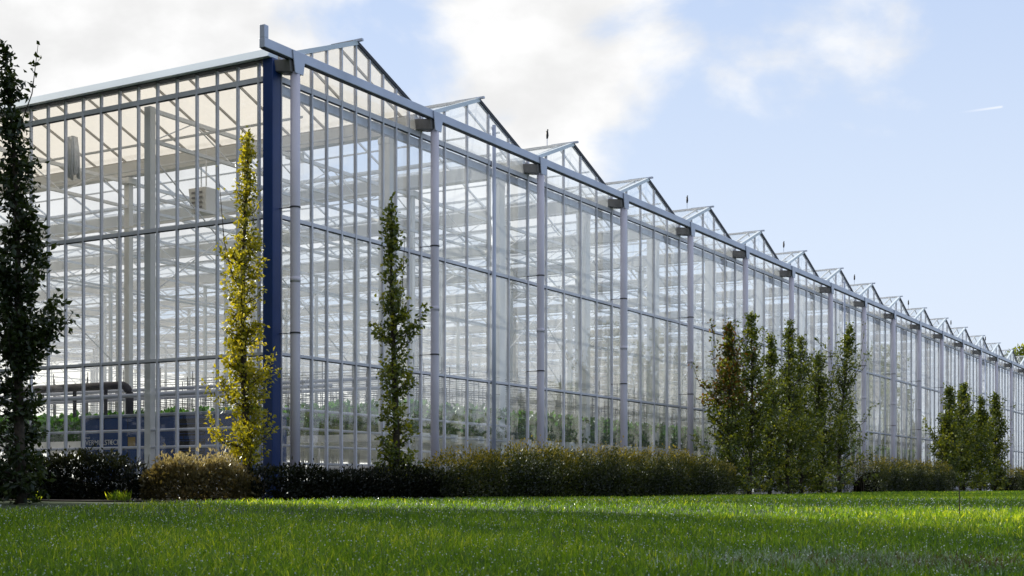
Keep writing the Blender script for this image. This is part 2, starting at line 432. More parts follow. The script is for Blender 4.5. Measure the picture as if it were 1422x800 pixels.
# diagonal wind braces inside
m = MB()
for j, v in enumerate(rows[1:]):
    for i in range(0, NB, 1):
        if (i+j) % 3 == 0:
            m.bar((i*BAY+.1, v+.1, 3.4), (i*BAY+BAY-.1, v+.1, 6.0), .018, .018); m.bar((i*BAY+.1, v+.1, 6.0), (i*BAY+BAY-.1, v+.1, 3.4), .018, .018)
m.build('wind_braces', M['steel'], G)

for i in range(NB):
    u0 = i*BAY; um = u0+BAY/2
    for (a, c, side) in ((u0+.10, um, 0), (u0+BAY-.10, um, 1)):
        m = MB(); v = VF+.35; st = .875 if i == 0 else 1.5
        while v < VFAR:
            m.bar((a, v, EZ-.02), (c, v, RZ), .026, .045); v += st
        m.bar((a, VF+.02, EZ-.03), (a, VFAR, EZ-.03), .05, .05)
        if side: m.bar((c+.0, VF+.02, RZ+.03), (c, VFAR, RZ+.03), .06, .05)
        # purlin half way
        h = (a+c)/2
        if i: m.bar((h, VF+.05, (EZ+RZ)/2-.03), (h, VFAR, (EZ+RZ)/2-.03), .03, .03)
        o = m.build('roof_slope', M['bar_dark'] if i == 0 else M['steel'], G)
        m = MB(); m.quad((a, VF+.02, EZ+.005), (c, VF+.02, RZ+.025), (c, VFAR, RZ+.025), (a, VFAR, EZ+.005))
        m.build('roof_glass', M['cream'] if i == 0 else M['roofglass'], o)

# low heating rails behind both walls near the corner
m = MB()
for z in (.58, .87, 1.16, 1.47): m.tube([(.12, .62, z), (7.8, .62, z)], .024, 8)
m.build('heating_rail', M['rail'], G, smooth=True)
m = MB()
for z in (.58, .87, 1.16): m.tube([(.10, .62, z), (.10, 20, z)], .024, 8)
m.build('heating_rail', M['rail'], G, smooth=True)
m = MB()
for (u, z) in ((.3, 1.78), (1.9, 1.95), (3.4, 2.0), (3.4, 2.18)): m.tube([(u, .75, z), (u, 26, z)], .035, 8)
m.build('transport_pipe', M['rail'], G, smooth=True)

# ------------------------------------------------------------------ things inside
def gl(u, v, z=0.0): x, y = W(u, v); return (x, y, z)
RZG = math.atan2(DY, DX)
LV0, LV1, TV = u_side(285), u_side(248), u_side(183); MV0 = 2.05; ML = 3.82        # the machine runs from v = 2.05 to 5.87 at u = 1.0
mc = empty('heating_unit', gl(1.0, MV0, .04), RZG)
tag(mc, 'long dark blue machine housing with black louvres behind the side glass', 'machine')
m = MB(); m.box(0, 1.3, 0, ML, .12, 1.42); m.build('housing', M['machine'], mc, bevel=.02)
m = MB(); m.box(-.02, 1.32, -.02, ML+.02, 1.421, 1.475); m.build('top_rim', M['machine_trim'], mc, bevel=.01)
m = MB(); m.box(.02, 1.28, .02, ML-.02, 0, .118); m.build('skid', M['black'], mc)
for (d, e) in ((.22, .58), (.68, 1.0), (1.06, 1.36)):
    m = MB(); m.box(-.006, .0, LV0-MV0, LV1-MV0, d, e)
    o = m.build('louvre_panel', M['black'], mc)
    m = MB(); z = d+.03; a, c = LV0-MV0, LV1-MV0   # thin blue blades between dark gaps
    while z < e-.02: m.hexa([(-.03, a+.02, z), (-.007, a+.02, z+.01), (-.007, c-.02, z+.01), (-.03, c-.02, z), (-.03, a+.02, z+.005), (-.007, a+.02, z+.015), (-.007, c-.02, z+.015), (-.03, c-.02, z+.005)]); z += .085
    m.build('slat', M['machine'], o)
for v in (.12, 1.25, 1.9, 2.6, 3.2):
    m = MB(); m.box(-.004, .0, v, v+.012, .14, 1.4); m.build('panel_seam', M['black'], mc)
m = MB(); m.box(-.005, 0, ML-1.1, ML-.15, 1.19, 1.205); m.build('red_stripe', M['red'], mc)
m = MB(); m.box(-.006, 0, TV-MV0-.09, TV-MV0+.09, .90, 1.06); m.build('rating_plate', M['tan'], mc)
def text(body, size, loc, parent, material, name='lettering'):
    cu = bpy.data.curves.new(name, 'FONT'); cu.body = body; cu.size = size; cu.extrude = .002
    t = bpy.data.objects.new(name+'_curve', cu); COL.objects.link(t); bpy.context.view_layer.update()
    me = bpy.data.meshes.new_from_object(t.evaluated_get(bpy.context.evaluated_depsgraph_get())); bpy.data.objects.remove(t)
    me.materials.clear(); me.materials.append(material); o = bpy.data.objects.new(name, me); COL.objects.link(o)
    o.parent = parent; o.location = loc; o.rotation_euler = (R(90), 0, R(-90)); return o
text('VERMULSTECH', .135, (-.008, u_side(119)-MV0, .93), mc, M['white'])
text('royal', .06, (-.008, u_side(119)-MV0, 1.05), mc, M['white'])
lv = u_side(116)-MV0
m = MB(); m.hexa([(-.008, lv, .95), (-.004, lv, .95), (-.004, lv-.03, .95), (-.008, lv-.03, .95), (-.008, lv+.03, 1.09), (-.004, lv+.03, 1.09), (-.004, lv-.05, 1.09), (-.008, lv-.05, 1.09)])
m.build('logo_mark', M['white'], mc)
lv = u_side(148)-MV0-.12
m = MB(); m.tube([(-.006, lv, .975), (-.008, lv, .975)], .035, 8); m.build('logo_mark', M['white'], mc)

du = empty('air_duct', gl(1.6, u_side(180, 1.6), .04), RZG)
tag(du, 'dark bent air duct rising over the left end of the blue machine', 'duct')
pts = [(0, 0, 1.5), (0, 0, 1.85)]
for k in range(1, 7):
    a = k/6*math.pi/2; pts.append((0, .22*(1-math.cos(a)), 1.85+.22*math.sin(a)))
pts.append((0, 3.4, 2.07))
m = MB(); m.tube(pts, .075, 12); m.build('pipe_run', M['duct'], du, smooth=True)
for v in (.62, 1.45, 2.9):
    m = MB(); m.bar((0, v, 1.5), (0, v, 2.0), .05, .05); m.build('support', M['duct'], du)

hx, hy = (283-CX)/F*28, 28
he = empty('hanging_heater', (hx, hy, 5.75), RZG)
tag(he, 'boxy grey fan unit hanging under the cream roof', 'heater')
m = MB(); m.hexa([(-.16, -.2, 0), (.16, -.2, 0), (.16, .2, 0), (-.16, .2, 0), (-.2, -.24, .5), (.2, -.24, .5), (.2, .24, .5), (-.2, .24, .5)])
m.build('casing', M['gutter'], he, bevel=.02)
m = MB()
for (a, c) in ((-.2, -.25), (.2, .25)): m.bar((a, c, .5), (a, c, 1.2), .02, .02)
m.build('hanger', M['steel'], he)
m = MB()
for z in (.08, .18, .28, .38): m.box(-.207, -.198, -.14, .14, z, z+.04)
m.build('grille', M['bracket'], he)

ux = .45; vx = 5.45
cur_v = []
cu = MB()
for k in range(18):
    a = k/18*2*math.pi; 
    rr = .11*(1+.25*math.sin(k*5.1)); pts = [(rr*.5*math.cos(a), rr*.5*math.sin(a)*1.2, .75), (rr*.8*math.cos(a), rr*math.sin(a), .45), (rr*math.cos(a), rr*1.2*math.sin(a), .02*k % .12)]
    cu.tube(pts, [.03, .035, .02], 5)
o = cu.build('bunched_screen', M['curtain'], None, loc=gl(ux, vx, 5.75), smooth=True)
tag(o, 'bunched pale screen cloth hanging beneath the eaves behind the left tree', 'curtain')

# crop rows
def foliage_cloud(n, L, w, z0, z1, size, seed, bump=.9):
    r = np.random.default_rng(seed)
    y = r.uniform(0, L, n); ph = r.uniform(0, 6, 3)
    lump = .75+.25*np.abs(np.sin(y*math.pi/bump+ph[0]))
    a = r.uniform(0, 2*math.pi, n); rr = np.sqrt(r.uniform(.25, 1, n))
    x = np.cos(a)*rr*w/2*lump; z = (z0+z1)/2 + np.sin(a)*rr*(z1-z0)/2*lump
    pos = np.stack([x, y, z], 1)
    d = np.stack([np.cos(a), r.normal(0, .5, n), np.sin(a)+.25], 1) + r.normal(0, .45, (n, 3))
    V, Fc = leaves(pos, d, r.uniform(.6, 1.3, n)*size, .85, .3, r)
    tone = np.repeat(np.clip(.25+.5*(z-z0)/(z1-z0)+r.normal(0, .18, n), 0, 1), 2)
    return V, Fc, tone
variants = []
for s in range(3): variants.append(foliage_cloud(5200, 14, .72, 1.22, 1.80, .12, 40+s))
crop_src = []
def crop_row(first, idx, u, v0):
    e = empty('crop_row', gl(u, v0, .04), RZG)
    tag(e, 'row of leafy green crop plants in a raised trough behind the glass', 'crop row', 'crop rows on raised troughs inside the greenhouse')
    if first is None:
        V, Fc, t = variants[idx]
        np_mesh('foliage', V, Fc, M['crop'], t, e)
        m = MB(); m.box(-.13, .13, 0, 14, 1.06, 1.2); m.build('trough', M['steel'], e)
        m = MB(); y = .3
        while y < 14: m.bar((-.1, y, 0), (-.1, y, 1.06), .03, .03); m.bar((.1, y, 0), (.1, y, 1.06), .03, .03); y += 2.2
        m.build('stand', M['steel'], e)
        m = MB(); y = .3
        while y < 14:
            m.bar((0, y, 1.2), (0, y, 2.75), .014, .014); m.bar((-.25, y, 2.45), (.25, y, 2.45), .012, .012); m.bar((-.25, y, 2.1), (.25, y, 2.1), .012, .012); y += 1.1
        for z in (2.1, 2.45): m.bar((-.25, 0, z), (-.25, 14, z), .010, .010); m.bar((.25, 0, z), (.25, 14, z), .010, .010)
        m.build('support_wires', M['bracket'], e)
        m = MB(); m.tube([(-.3, -.1, .55), (-.3, 14, .55)], .025, 6); m.tube([(.3, -.1, .55), (.3, 14, .55)], .025, 6); m.build('rail_pipe', M['rail'], e)
    else:
        for ch in first.children:
            c = ch.copy(); COL.objects.link(c); c.parent = e
    return e
srcs = [None]*3; n = 0; u = 4.9
while u < UE-1:
    k = n % 3
    e = crop_row(srcs[k], k, u, .78)
    if srcs[k] is None: srcs[k] = e
    n += 1; u += 1.0

# ------------------------------------------------------------------ roof nozzles on every second ridge
ordn = ['third', 'fifth', 'seventh', 'ninth', 'eleventh', 'thirteenth', 'fifteenth']
for q, i in enumerate(range(2, 16, 2)):
    x, y = W(i*BAY+2, VF+.62)
    e = empty('roof_sensor', (x, y, RZ+.05), RZG)
    tag(e, 'small black sensor on a thin rod upon the %s gable ridge from the blue post' % ordn[q], 'sensor', 'sensors standing on the roof ridges')
    m = MB(); m.bar((0, 0, 0), (0, 0, .2), .012, .012); m.build('rod', M['beam'], e)
    m = MB(); m.tube([(0, 0, .17), (.012, 0, .24), (.0, .0, .33), (.03, 0, .37)], [.02, .03, .026, .02], 8); m.build('head', M['black'], e, smooth=True)

# ------------------------------------------------------------------ vegetation
def tree(name, x, y, h, prof, nl, lsize, matname, seed, stems=None, label='', cat='tree', group=None, lean=(0, 0), crown0=.12, spread=.5, tip=True, second=None, whips=1):
    """upright fastigiate tree: trunk with rising twigs, leaves set along the twigs"""
    r = np.random.default_rng(seed); z0 = float(ground_z(x, y))
    e = empty(name, (x, y, z0)); tag(e, label, cat, group)
    n = 14; tp = []
    ph = r.uniform(0, 6, 2)
    for i in range(n+1):
        t = i/n
        tp.append((lean[0]*t*t + .03*h/5*math.sin(t*6+ph[0]), lean[1]*t*t + .03*h/5*math.sin(t*5+ph[1]), h*t))
    tp = np.array(tp); r0 = .011*h+.012
    m = MB(); m.tube(tp[:-1], [r0*(1-.88*i/n) for i in range(n)], 8); m.tube(tp[-2:], [r0*.12, .003], 5)
    tr = None
    P = []; D = []; Tn = []
    nt = max(34, nl//34); twm = MB()
    wref = prof(.3)*.8; kn = r.uniform(.50, 1.22, 13); kn2 = r.uniform(-.35, .35, (13, 2))
    for k in range(nt):
        t = crown0 + (1-crown0)*(r.uniform(0, 1)**1.1)
        rad = prof(t)*h*r.uniform(.45, 1.18)
        j = min(n-1, int(t*n)); f = t*n-j; s = tp[j]*(1-f)+tp[j+1]*f
        a = r.uniform(0, 2*math.pi); g_ = t*12; gi = min(11, int(g_)); lf = kn[gi]*(1-g_+gi)+kn[gi+1]*(g_-gi)
        sk = kn2[gi]*(1-g_+gi)+kn2[gi+1]*(g_-gi); rad *= lf*(1+sk[0]*math.cos(a)+sk[1]*math.sin(a)); rise = rad*r.uniform(.7, 1.6)*spread*2*min(1, -.15+t*6)
        end = s + np.array((math.cos(a)*rad, math.sin(a)*rad, rise))
        end[2] = min(end[2], s[2]+.75*(h-s[2]))
        mid = (s+end)/2 + np.array((math.cos(a), math.sin(a), -.3))*rad*.18
        if k < nt*.6: twm.tube([s, mid, end], [.010+.0015*h*(1-t), .007, .003], 4, cap=False)
        nn = int(r.uniform(.7, 1.3)*nl/nt*min(1.6, .22+1.0*rad/(wref*h)))
        tt = r.uniform(.02, 1.0, nn)**.75
        q = ((1-tt)**2)[:, None]*s + (2*tt*(1-tt))[:, None]*mid + (tt**2)[:, None]*end
        q += r.normal(0, lsize*.55, (nn, 3))
        dv = norm(end-s)[None]*.5 + r.normal(0, .55, (nn, 3)) + np.array((0, 0, -.35))
        P.append(q); D.append(dv); base = r.normal(.45, .13)
        Tn.append(np.clip(base + .28*(tt-.5) + r.normal(0, .13, nn), 0, 1))
    for k in range(whips):       # thin upright shoots with few leaves
        t = r.uniform(.5, .82); j = min(n-1, int(t*n)); s = tp[j]; a = r.uniform(0, 6.283); q_ = r.uniform(.5, 1.3)*prof(.3)*h
        e_ = np.array((s[0]+math.cos(a)*q_, s[1]+math.sin(a)*q_, s[2]+(h-s[2])*r.uniform(.55, 1.02)))
        md = (s+e_)/2+np.array((math.cos(a), math.sin(a), 0))*q_*.25
        twm.tube([s, md, e_], [.010, .007, .003], 4, cap=False)
        nn = int(14+26*r.uniform(0, 1)); tt = r.uniform(.1, 1, nn)
        P.append(((1-tt)**2)[:, None]*s+(2*tt*(1-tt))[:, None]*md+(tt**2)[:, None]*e_+r.normal(0, lsize*.4, (nn, 3))); D.append(r.normal(0, .6, (nn, 3))+[0, 0, .1]); Tn.append(np.clip(r.normal(.55, .15, nn), 0, 1))
    if tip:
        tt = r.uniform(.88, 1.0, int(nl*.004)+10); s = np.array([tp[min(n-1, int(t*n))]*(1-(t*n-min(n-1, int(t*n))))+tp[min(n, int(t*n)+1)]*(t*n-min(n-1, int(t*n))) for t in tt])
        P.append(s); D.append(r.normal(0, .7, (len(tt), 3))+[0, 0, .4]); Tn.append(np.full(len(tt), .6))
    tr = m.build('trunk', M['bark'], e, smooth=True)
    twm.build('branches', M['bark'], tr)
    P = np.concatenate(P); D = np.concatenate(D); Tn = np.concatenate(Tn)
    V, Fc = leaves(P, D, r.uniform(.65, 1.25, len(P))*lsize, .58, .3, r)
    np_mesh('crown', V, Fc, M[matname], np.repeat(Tn, 2), e)
    if second:       # a few tufts of another colour on the same tree
        sel = (P[:, 2] > h*second[1]) & (r.uniform(0, 1, len(P)) < .6)
        V, Fc = leaves(P[sel]+r.normal(0, .03, (sel.sum(), 3)), D[sel], r.uniform(.65, 1.25, sel.sum())*lsize, .58, .3, r)
        np_mesh('autumn_leaves', V, Fc, M[second[0]], np.repeat(Tn[sel], 2), e)
    return e
def prof_sap(w, top=.05, base=1.3):
    def p(t):
        a = base+(1-base)*min(1, t/.25); c = 1.0
        if t > .38: c = 1-(1-top)*((t-.38)/.62)**.72
        return w*a*c
    return p
def prof_col(w, top=.2, base=.6):
    def p(t):
        a = base+(1-base)*min(1, t/.25); c = 1.0
        if t > .5: c = 1-(1-top)*((t-.5)/.5)**.85
        return w*a*c
    return p
def wz(px, top, Y): return (HY-top)*Y/F + CAMZ
# the three single columns
tree('columnar_tree', -6.04, 17.0, 5.62, prof_col(.078, .03, 1.05), 7000, .090, 'hornbeam_shade', 1, label='tall dark columnar tree at the left edge with a nodding tip', lean=(-.22, 0), crown0=.015, spread=.42)
tree('columnar_tree', -3.93, 20.3, 5.42, prof_col(.094, .04, .95), 8800, .070, 'gold_lit', 2, label='slim columnar tree, golden yellow in the sun, in front of the blue corner post', lean=(.02, 0), crown0=.09, spread=.38)
tree('columnar_tree', -1.92, 22.6, 4.98, prof_col(.082, .06, .95), 5200, .080, 'hornbeam', 3, label='slim green columnar tree between the first and second downpipes', lean=(-.05, 0), crown0=.06, spread=.4)
c1 = [(1012, 450, 'with rusty orange upper leaves, leftmost of the seven in the near clump'), (1042, 438, 'tall pointed one, second from the left in the near clump'), (1068, 468, 'third from the left in the near clump'), (1094, 446, 'middle one of the near clump of seven, with a thin tall tip'),
      (1112, 470, 'fifth from the left in the near clump'), (1140, 492, 'short one, sixth from the left in the near clump'), (1166, 452, 'rightmost of the near clump, with a loose whip-like top')]
for k, (px, top, lab) in enumerate(c1):
    u = u_at(px, -1.55); x, y = W(u, -1.55+(-.35 if k % 2 else .25)); h = wz(px, top, y)
    x = (px-CX)/F*y
    tree('sapling', x, y, h-float(ground_z(x, y)), prof_sap(.170, .07, 1.3), 6800, .09, 'hornbeam' if k not in (0,) else 'hornbeam', 20+k, label='green upright sapling '+lab,
         group='upright saplings in the near clump', crown0=.03, spread=.45, whips=7, second=('autumn', .52) if k == 0 else None, lean=(.3 if k == 6 else rnd.uniform(-.1, .1), 0))
c2 = [(1318, 540, 'leftmost of the four in the far clump'), (1338, 533, 'tallest of the far clump, second from its left'), (1362, 552, 'third from the left in the far clump'), (1382, 548, 'rightmost of the far clump')]
for k, (px, top, lab) in enumerate(c2):
    u = u_at(px, -1.6); x, y = W(u, -1.6+(-.4 if k % 2 else .4)); h = wz(px, top, y); x = (px-CX)/F*y
    tree('sapling', x, y, h-float(ground_z(x, y)), prof_sap(.19, .08, 1.25), 6400, .12, 'hornbeam', 60+k, label='bushy green sapling '+lab,
         group='upright saplings in the far clump', whips=6, crown0=.04, spread=.5)
def hedge(name, pts, w, hfun, n, lsize, matname, label, seed, cat='hedge', spiky=.12, group=None):
    r = np.random.default_rng(seed); pts = np.array(pts, float)
    seg = pts[1]-pts[0]; L = np.linalg.norm(seg); t = seg/L; s = np.array((-t[1], t[0]))
    e = empty(name, (pts[0][0], pts[0][1], 0)); tag(e, label, cat, group)
    a = r.uniform(-.02, 1.02, n); H = hfun(np.clip(a, 0, 1)); lum = 1+.12*np.sin(a*L*2.1+1)+.09*np.sin(a*L*5.3+seed)+.07*np.sin(a*L*13.7)+.05*np.sin(a*L*29)
    H = H*lum; endf = np.clip(np.minimum(a+.03, 1.03-a)*L/.45, .25, 1)**.5
    th = r.uniform(-.15*math.pi, 1.15*math.pi, n); rr = r.uniform(.62, 1.0, n)**.5 + r.exponential(spiky*.25, n)
    off = np.sign(np.cos(th))*np.abs(np.cos(th))**.6*w/2*rr*endf; z = np.abs(np.sin(th))**.6*H*rr*endf
    low = r.uniform(0, 1, n) < .4; z = np.where(low, r.uniform(0, .95, n)*H*endf, z); off = np.where(low, -np.sign(s[1])*w/2*endf*r.uniform(.8, 1.05, n), off)
    x = pts[0][0]+a*seg[0]+off*s[0]; y = pts[0][1]+a*seg[1]+off*s[1]
    zz = ground_z(x, y)+z+.02
    P = np.stack([x, y, zz], 1)
    D = np.stack([off*s[0]/w, off*s[1]/w, .5+.5*z/np.maximum(H, .1)], 1)+r.normal(0, .5, (n, 3))
    V, Fc = leaves(P-[pts[0][0], pts[0][1], 0], D, r.uniform(.6, 1.35, n)*lsize, .5, .3, r)
    tone = np.clip(.08+.68*(z/np.maximum(H, .1))**2.2+.15*np.sin(a*L*2.2)+r.normal(0, .15, n), 0, 1)  # tops painted lighter and feet darker, as light from above would fall
    np_mesh('foliage', V, Fc, M[matname], np.repeat(tone, 2), e)
    # added dark filler inside so that the hedge is not see-through
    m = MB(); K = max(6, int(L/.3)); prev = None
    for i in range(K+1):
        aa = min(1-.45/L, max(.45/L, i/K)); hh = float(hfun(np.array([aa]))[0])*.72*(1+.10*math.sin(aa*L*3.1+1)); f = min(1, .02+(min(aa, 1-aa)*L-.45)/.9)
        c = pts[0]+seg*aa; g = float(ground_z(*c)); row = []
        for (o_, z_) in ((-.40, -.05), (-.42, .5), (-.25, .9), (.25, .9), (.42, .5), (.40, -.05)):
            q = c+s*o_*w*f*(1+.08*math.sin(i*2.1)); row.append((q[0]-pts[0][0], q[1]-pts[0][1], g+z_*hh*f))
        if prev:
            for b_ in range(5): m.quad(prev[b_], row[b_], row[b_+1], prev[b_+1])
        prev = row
    m.build('dark_filler', M['core'], e, smooth=True)
    m = MB(); e.name = name
    for _ in range(int(L*9)):
        aa = r.uniform(.02, .98); c = pts[0]+seg*aa + s*r.uniform(-.4, .4)*w; g = float(ground_z(*c)); hh = float(hfun(np.array([aa]))[0])
        k = c+r.normal(0, .12, 2); m.tube([(c[0]-pts[0][0], c[1]-pts[0][1], g), (k[0]-pts[0][0], k[1]-pts[0][1], g+hh*r.uniform(.95, 1.2))], [.008, .003], 4, cap=False)
    m.build('twigs', M['bark'], e)
    return e
M['dew_glint'] = mat('dew', (.8, .86, .86), .2)  # white base colour stands in for glints of light on dew
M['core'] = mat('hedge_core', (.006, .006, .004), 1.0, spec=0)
hedge('hedge', [(-9.6, 20.6), (-5.15, 19.75)], 1.1, lambda a: .53+.06*a, 17000, .055, 'hedge_shade', 'low dark hedge in deep shade at the left below the side wall', 101)
hedge('shrub', [(-5.2, 19.65), (-3.62, 19.75)], 1.0, lambda a: .56-.06*a, 8500, .06, 'shrub', 'sunlit bronze leaved spiky shrub below the golden tree', 102, cat='shrub', spiky=.35)
a_ = W(-2.0, -.75); b__ = W(3.9, -1.0)
hedge('hedge', [a_, b__], .9, lambda a: .44-.02*a, 12000, .055, 'hedge_shade', 'low dark hedge running from the blue post to the second downpipe', 103)
a_ = W(u_at(604, -1.35), -1.35); b__ = W(u_at(992, -1.35), -1.35)
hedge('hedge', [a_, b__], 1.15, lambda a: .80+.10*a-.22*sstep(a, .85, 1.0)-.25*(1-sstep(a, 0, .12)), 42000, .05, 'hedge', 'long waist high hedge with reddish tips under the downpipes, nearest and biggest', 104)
a_ = W(u_at(1192, -1.5), -1.5); b__ = W(u_at(1303, -1.5), -1.5)
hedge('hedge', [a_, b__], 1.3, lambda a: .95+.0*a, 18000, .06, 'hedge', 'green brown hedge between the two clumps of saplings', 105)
a_ = W(u_at(1394, -1.5), -1.5); b__ = W(u_at(1450, -1.5), -1.5)
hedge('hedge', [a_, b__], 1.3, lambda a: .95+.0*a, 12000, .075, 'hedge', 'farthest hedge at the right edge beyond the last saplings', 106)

# broad trees standing beside the lawn: they shade it and mirror in the glass
def broad_tree(x, y, h, rad, nl, ls, seed, label, group=None, matname='hornbeam', z_low=.22):
    r = np.random.default_rng(seed); z0 = float(ground_z(x, y))
    e = empty('broadleaf_tree', (x, y, z0)); tag(e, label, 'tree', group)
    m = MB(); m.tube([(0, 0, 0), (.1, .05, h*.25), (.0, .15, h*.5), (.15, 0, h*.85)], [.035*h*.6, .028*h*.6, .018*h*.6, .03], 9)
    P = []; D = []; T = []
    nb = 46
    for k in range(nb):
        a = r.uniform(0, 6.283); zc = h*(z_low+(1-z_low-.06)*r.uniform(0, 1)); tt = (zc/h-z_low)/(1-z_low)
        R_ = rad*(math.sin(math.pi*min(1, max(.08, tt*.9+.1)))**.6)*r.uniform(.3, .95)
        c = np.array((math.cos(a)*R_, math.sin(a)*R_, zc))
        m.tube([(0, 0, max(.4, zc*.6)), tuple(c*.6+np.array((0, 0, zc*.3))), tuple(c)], [.02*h*.3, .03, .012], 5, cap=False)
        n_ = nl//nb; q = norm(r.normal(size=(n_, 3)))*(r.uniform(.35, 1, n_)[:, None])*np.array((rad*.34, rad*.34, h*.085))
        P.append(c+q); D.append(q+r.normal(0, .5, (n_, 3))*rad*.2); T.append(np.clip(r.normal(.45, .12)+q[:, 2]*.25+r.normal(0, .12, n_), 0, 1))
    m.build('trunk', M['bark'], e, smooth=True)
    P = np.concatenate(P); V, Fc = leaves(P, np.concatenate(D), r.uniform(.7, 1.3, len(P))*ls, .7, .3, r)
    np_mesh('crown', V, Fc, M[matname], np.repeat(np.concatenate(T), 2), e)
    return e
SHADE = [(-15.3, 21.7, 14.6, 3.2), (-14.2, 16.4, 14.2, 3.4), (-13.0, 11.4, 13.6, 3.4), (-12.0, 6.4, 13.0, 3.4), (-11.0, 1.2, 12.2, 3.4), (-19.5, 19.0, 15.5, 3.6), (-10.5, -4, 12, 3.6), (-20.3, 24.6, 13.5, 3.2)]
for k, (x, y, h, rad) in enumerate(SHADE):
    broad_tree(x, y, h, rad, 9000, .28, 200+k, 'broad leafy tree out of frame to the left of the lawn, shading the grass', 'shade trees left of the lawn', z_low=.12)
for k, (x, y, h, rad) in enumerate([(42, 77, 9, 4), (48, 84, 10.5, 4.5), (56, 93, 9, 4), (60, 70, 8, 4.2), (50, 60, 7, 3.5)]):
    broad_tree(x, y, h, rad, 5000, .34, 240+k, 'broad tree across the lawn to the right, mirrored in the glass', 'trees mirrored in the far glass')
broad_tree(45.6, 124, 12.9, 3.2, 9000, .30, 260, 'distant tree top rising behind the far end of the roof')
broad_tree(50.5, 128, 12.3, 3.6, 9000, .30, 261, 'second distant tree at the right edge behind the roof end')
# distant belt of trees on the right (one mass)
n_ = 26000
a = rng.uniform(-.25, 1.02, n_); X = 88+rng.normal(0, 3, n_); Y = -60+a*150
Z = rng.uniform(0, 1, n_)**.8*(5.2+1.4*np.sin(Y*.21)+.9*np.sin(Y*.53+1))
V, Fc = leaves(np.stack([X, Y, Z], 1), rng.normal(size=(n_, 3)), rng.uniform(.5, 1.1, n_), .8, .3)
tag(np_mesh('distant_woods', V, Fc, M['hornbeam'], np.repeat(rng.uniform(.1, .9, n_), 2)), 'distant belt of trees beyond the meadow', 'woods', kind='stuff')

# dry stalk in the lawn
sx, sy = (1332-CX)/F*12.6, 12.6
m = MB(); g = float(ground_z(sx, sy)); m.tube([(0, 0, 0), (.004, 0, .15), (-.003, 0, .31)], [.006, .005, .003], 6)
e = m.build('dry_stalk', M['bark'], None, loc=(sx, sy, g))
tag(e, 'thin dark dry stalk sticking up from the sunlit lawn at the right', 'stalk')

# ------------------------------------------------------------------ grass
def lawn_ok(x, y):
    v = (x-P0X)*NX+(y-P0Y)*NY
    return (v < -1.98+.10*np.sin(y*2.3)) & ((y < 19.5+.05*np.sin(x*3)) | (x > -2.9))
def grass(n, y0, y1, hmin, hmax, wd, seed, name='lawn_grass', material='grass', region=None, segs=2):
    r = np.random.default_rng(seed)
    # density falls towards the far side
    t = r.uniform(0, 1, n); y = (y0**.6 + t*(y1**.6-y0**.6))**(1/.6) if region is None else r.uniform(y0, y1, n)
    if region is None: x = r.uniform(-.50, .50, n)*(y+2)+.0
    else: x = region[0]+r.normal(0, region[1], n); y = y0+(y1-y0)*np.clip(r.normal(.5, .22, n), 0, 1)
    k = lawn_ok(x, y); x, y = x[k], y[k]; n = len(x); z = ground_z(x, y)-.014
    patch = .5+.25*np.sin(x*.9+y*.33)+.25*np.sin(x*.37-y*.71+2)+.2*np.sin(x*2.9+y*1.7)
    h = r.uniform(hmin, hmax, n)*(.8+.35*patch)
    tuft = np.sin(x*23+np.sin(y*17)*2)*np.sin(y*19+np.sin(x*13)*2); h = h*(1+.3*tuft)
    a = r.uniform(0, 6.283, n); w = wd*r.uniform(.7, 1.3, n)*(1+np.maximum(0, y-8)*.055)
    lean = r.normal(0, .62, n); la = r.uniform(0, 6.283, n); lx, ly = np.cos(la)*h*lean, np.sin(la)*h*lean
    cx, cy = np.cos(a)*w/2, np.sin(a)*w/2
    B = np.stack([x, y, z], 1)
    v0 = B+np.stack([-cx, -cy, 0*x], 1); v1 = B+np.stack([cx, cy, 0*x], 1)
    md = B+np.stack([lx*.35, ly*.35, h*.6], 1); v2 = md+np.stack([cx*.75, cy*.75, 0*x], 1); v3 = md+np.stack([-cx*.75, -cy*.75, 0*x], 1)
    tp = B+np.stack([lx, ly, h], 1)
    V = np.stack([v0, v1, v2, v3, tp], 1).reshape(-1, 3); b = np.arange(n)[:, None]*5
    Fc = np.concatenate([b+[[0, 1, 2]], b+[[0, 2, 3]], b+[[3, 2, 4]]], 1).reshape(-1, 3)
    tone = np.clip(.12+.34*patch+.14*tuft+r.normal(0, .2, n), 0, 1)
    o = np_mesh(name, V, Fc, M[material], np.repeat(tone, 3))
    return o
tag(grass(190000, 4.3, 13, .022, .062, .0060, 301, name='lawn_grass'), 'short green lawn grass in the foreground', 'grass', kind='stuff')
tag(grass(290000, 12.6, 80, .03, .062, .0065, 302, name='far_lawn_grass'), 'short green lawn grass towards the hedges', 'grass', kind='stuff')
tag(grass(3800, 6.0, 8.2, .02, .07, .006, 303, 'dewy_grass', 'dewy', region=(1.75, .42)), 'pale dewy grass patch at the lower right', 'grass', kind='stuff')
tag(grass(1800, 6.2, 7.8, .02, .07, .006, 304, 'withered_grass', 'dry', region=(2.0, .5)), 'brown withered grass among the dewy patch', 'grass', kind='stuff')
nd = 18000; r_ = np.random.default_rng(305); y = 4.3+r_.uniform(0, 1, nd)**1.3*15; x = r_.uniform(-.5, .5, nd)*(y+2); k = lawn_ok(x, y); x, y = x[k], y[k]
V, Fc = leaves(np.stack([x, y, ground_z(x, y)+r_.uniform(.015, .05, len(x))], 1), r_.normal(size=(len(x), 3)), r_.uniform(.004, .010, len(x))*(.5+y/14), .8, .2, r_)
tag(np_mesh('dew_glints', V, Fc, M['dew_glint'], None), 'white specks painted as dew glints all over the shaded lawn', 'dew', kind='stuff')
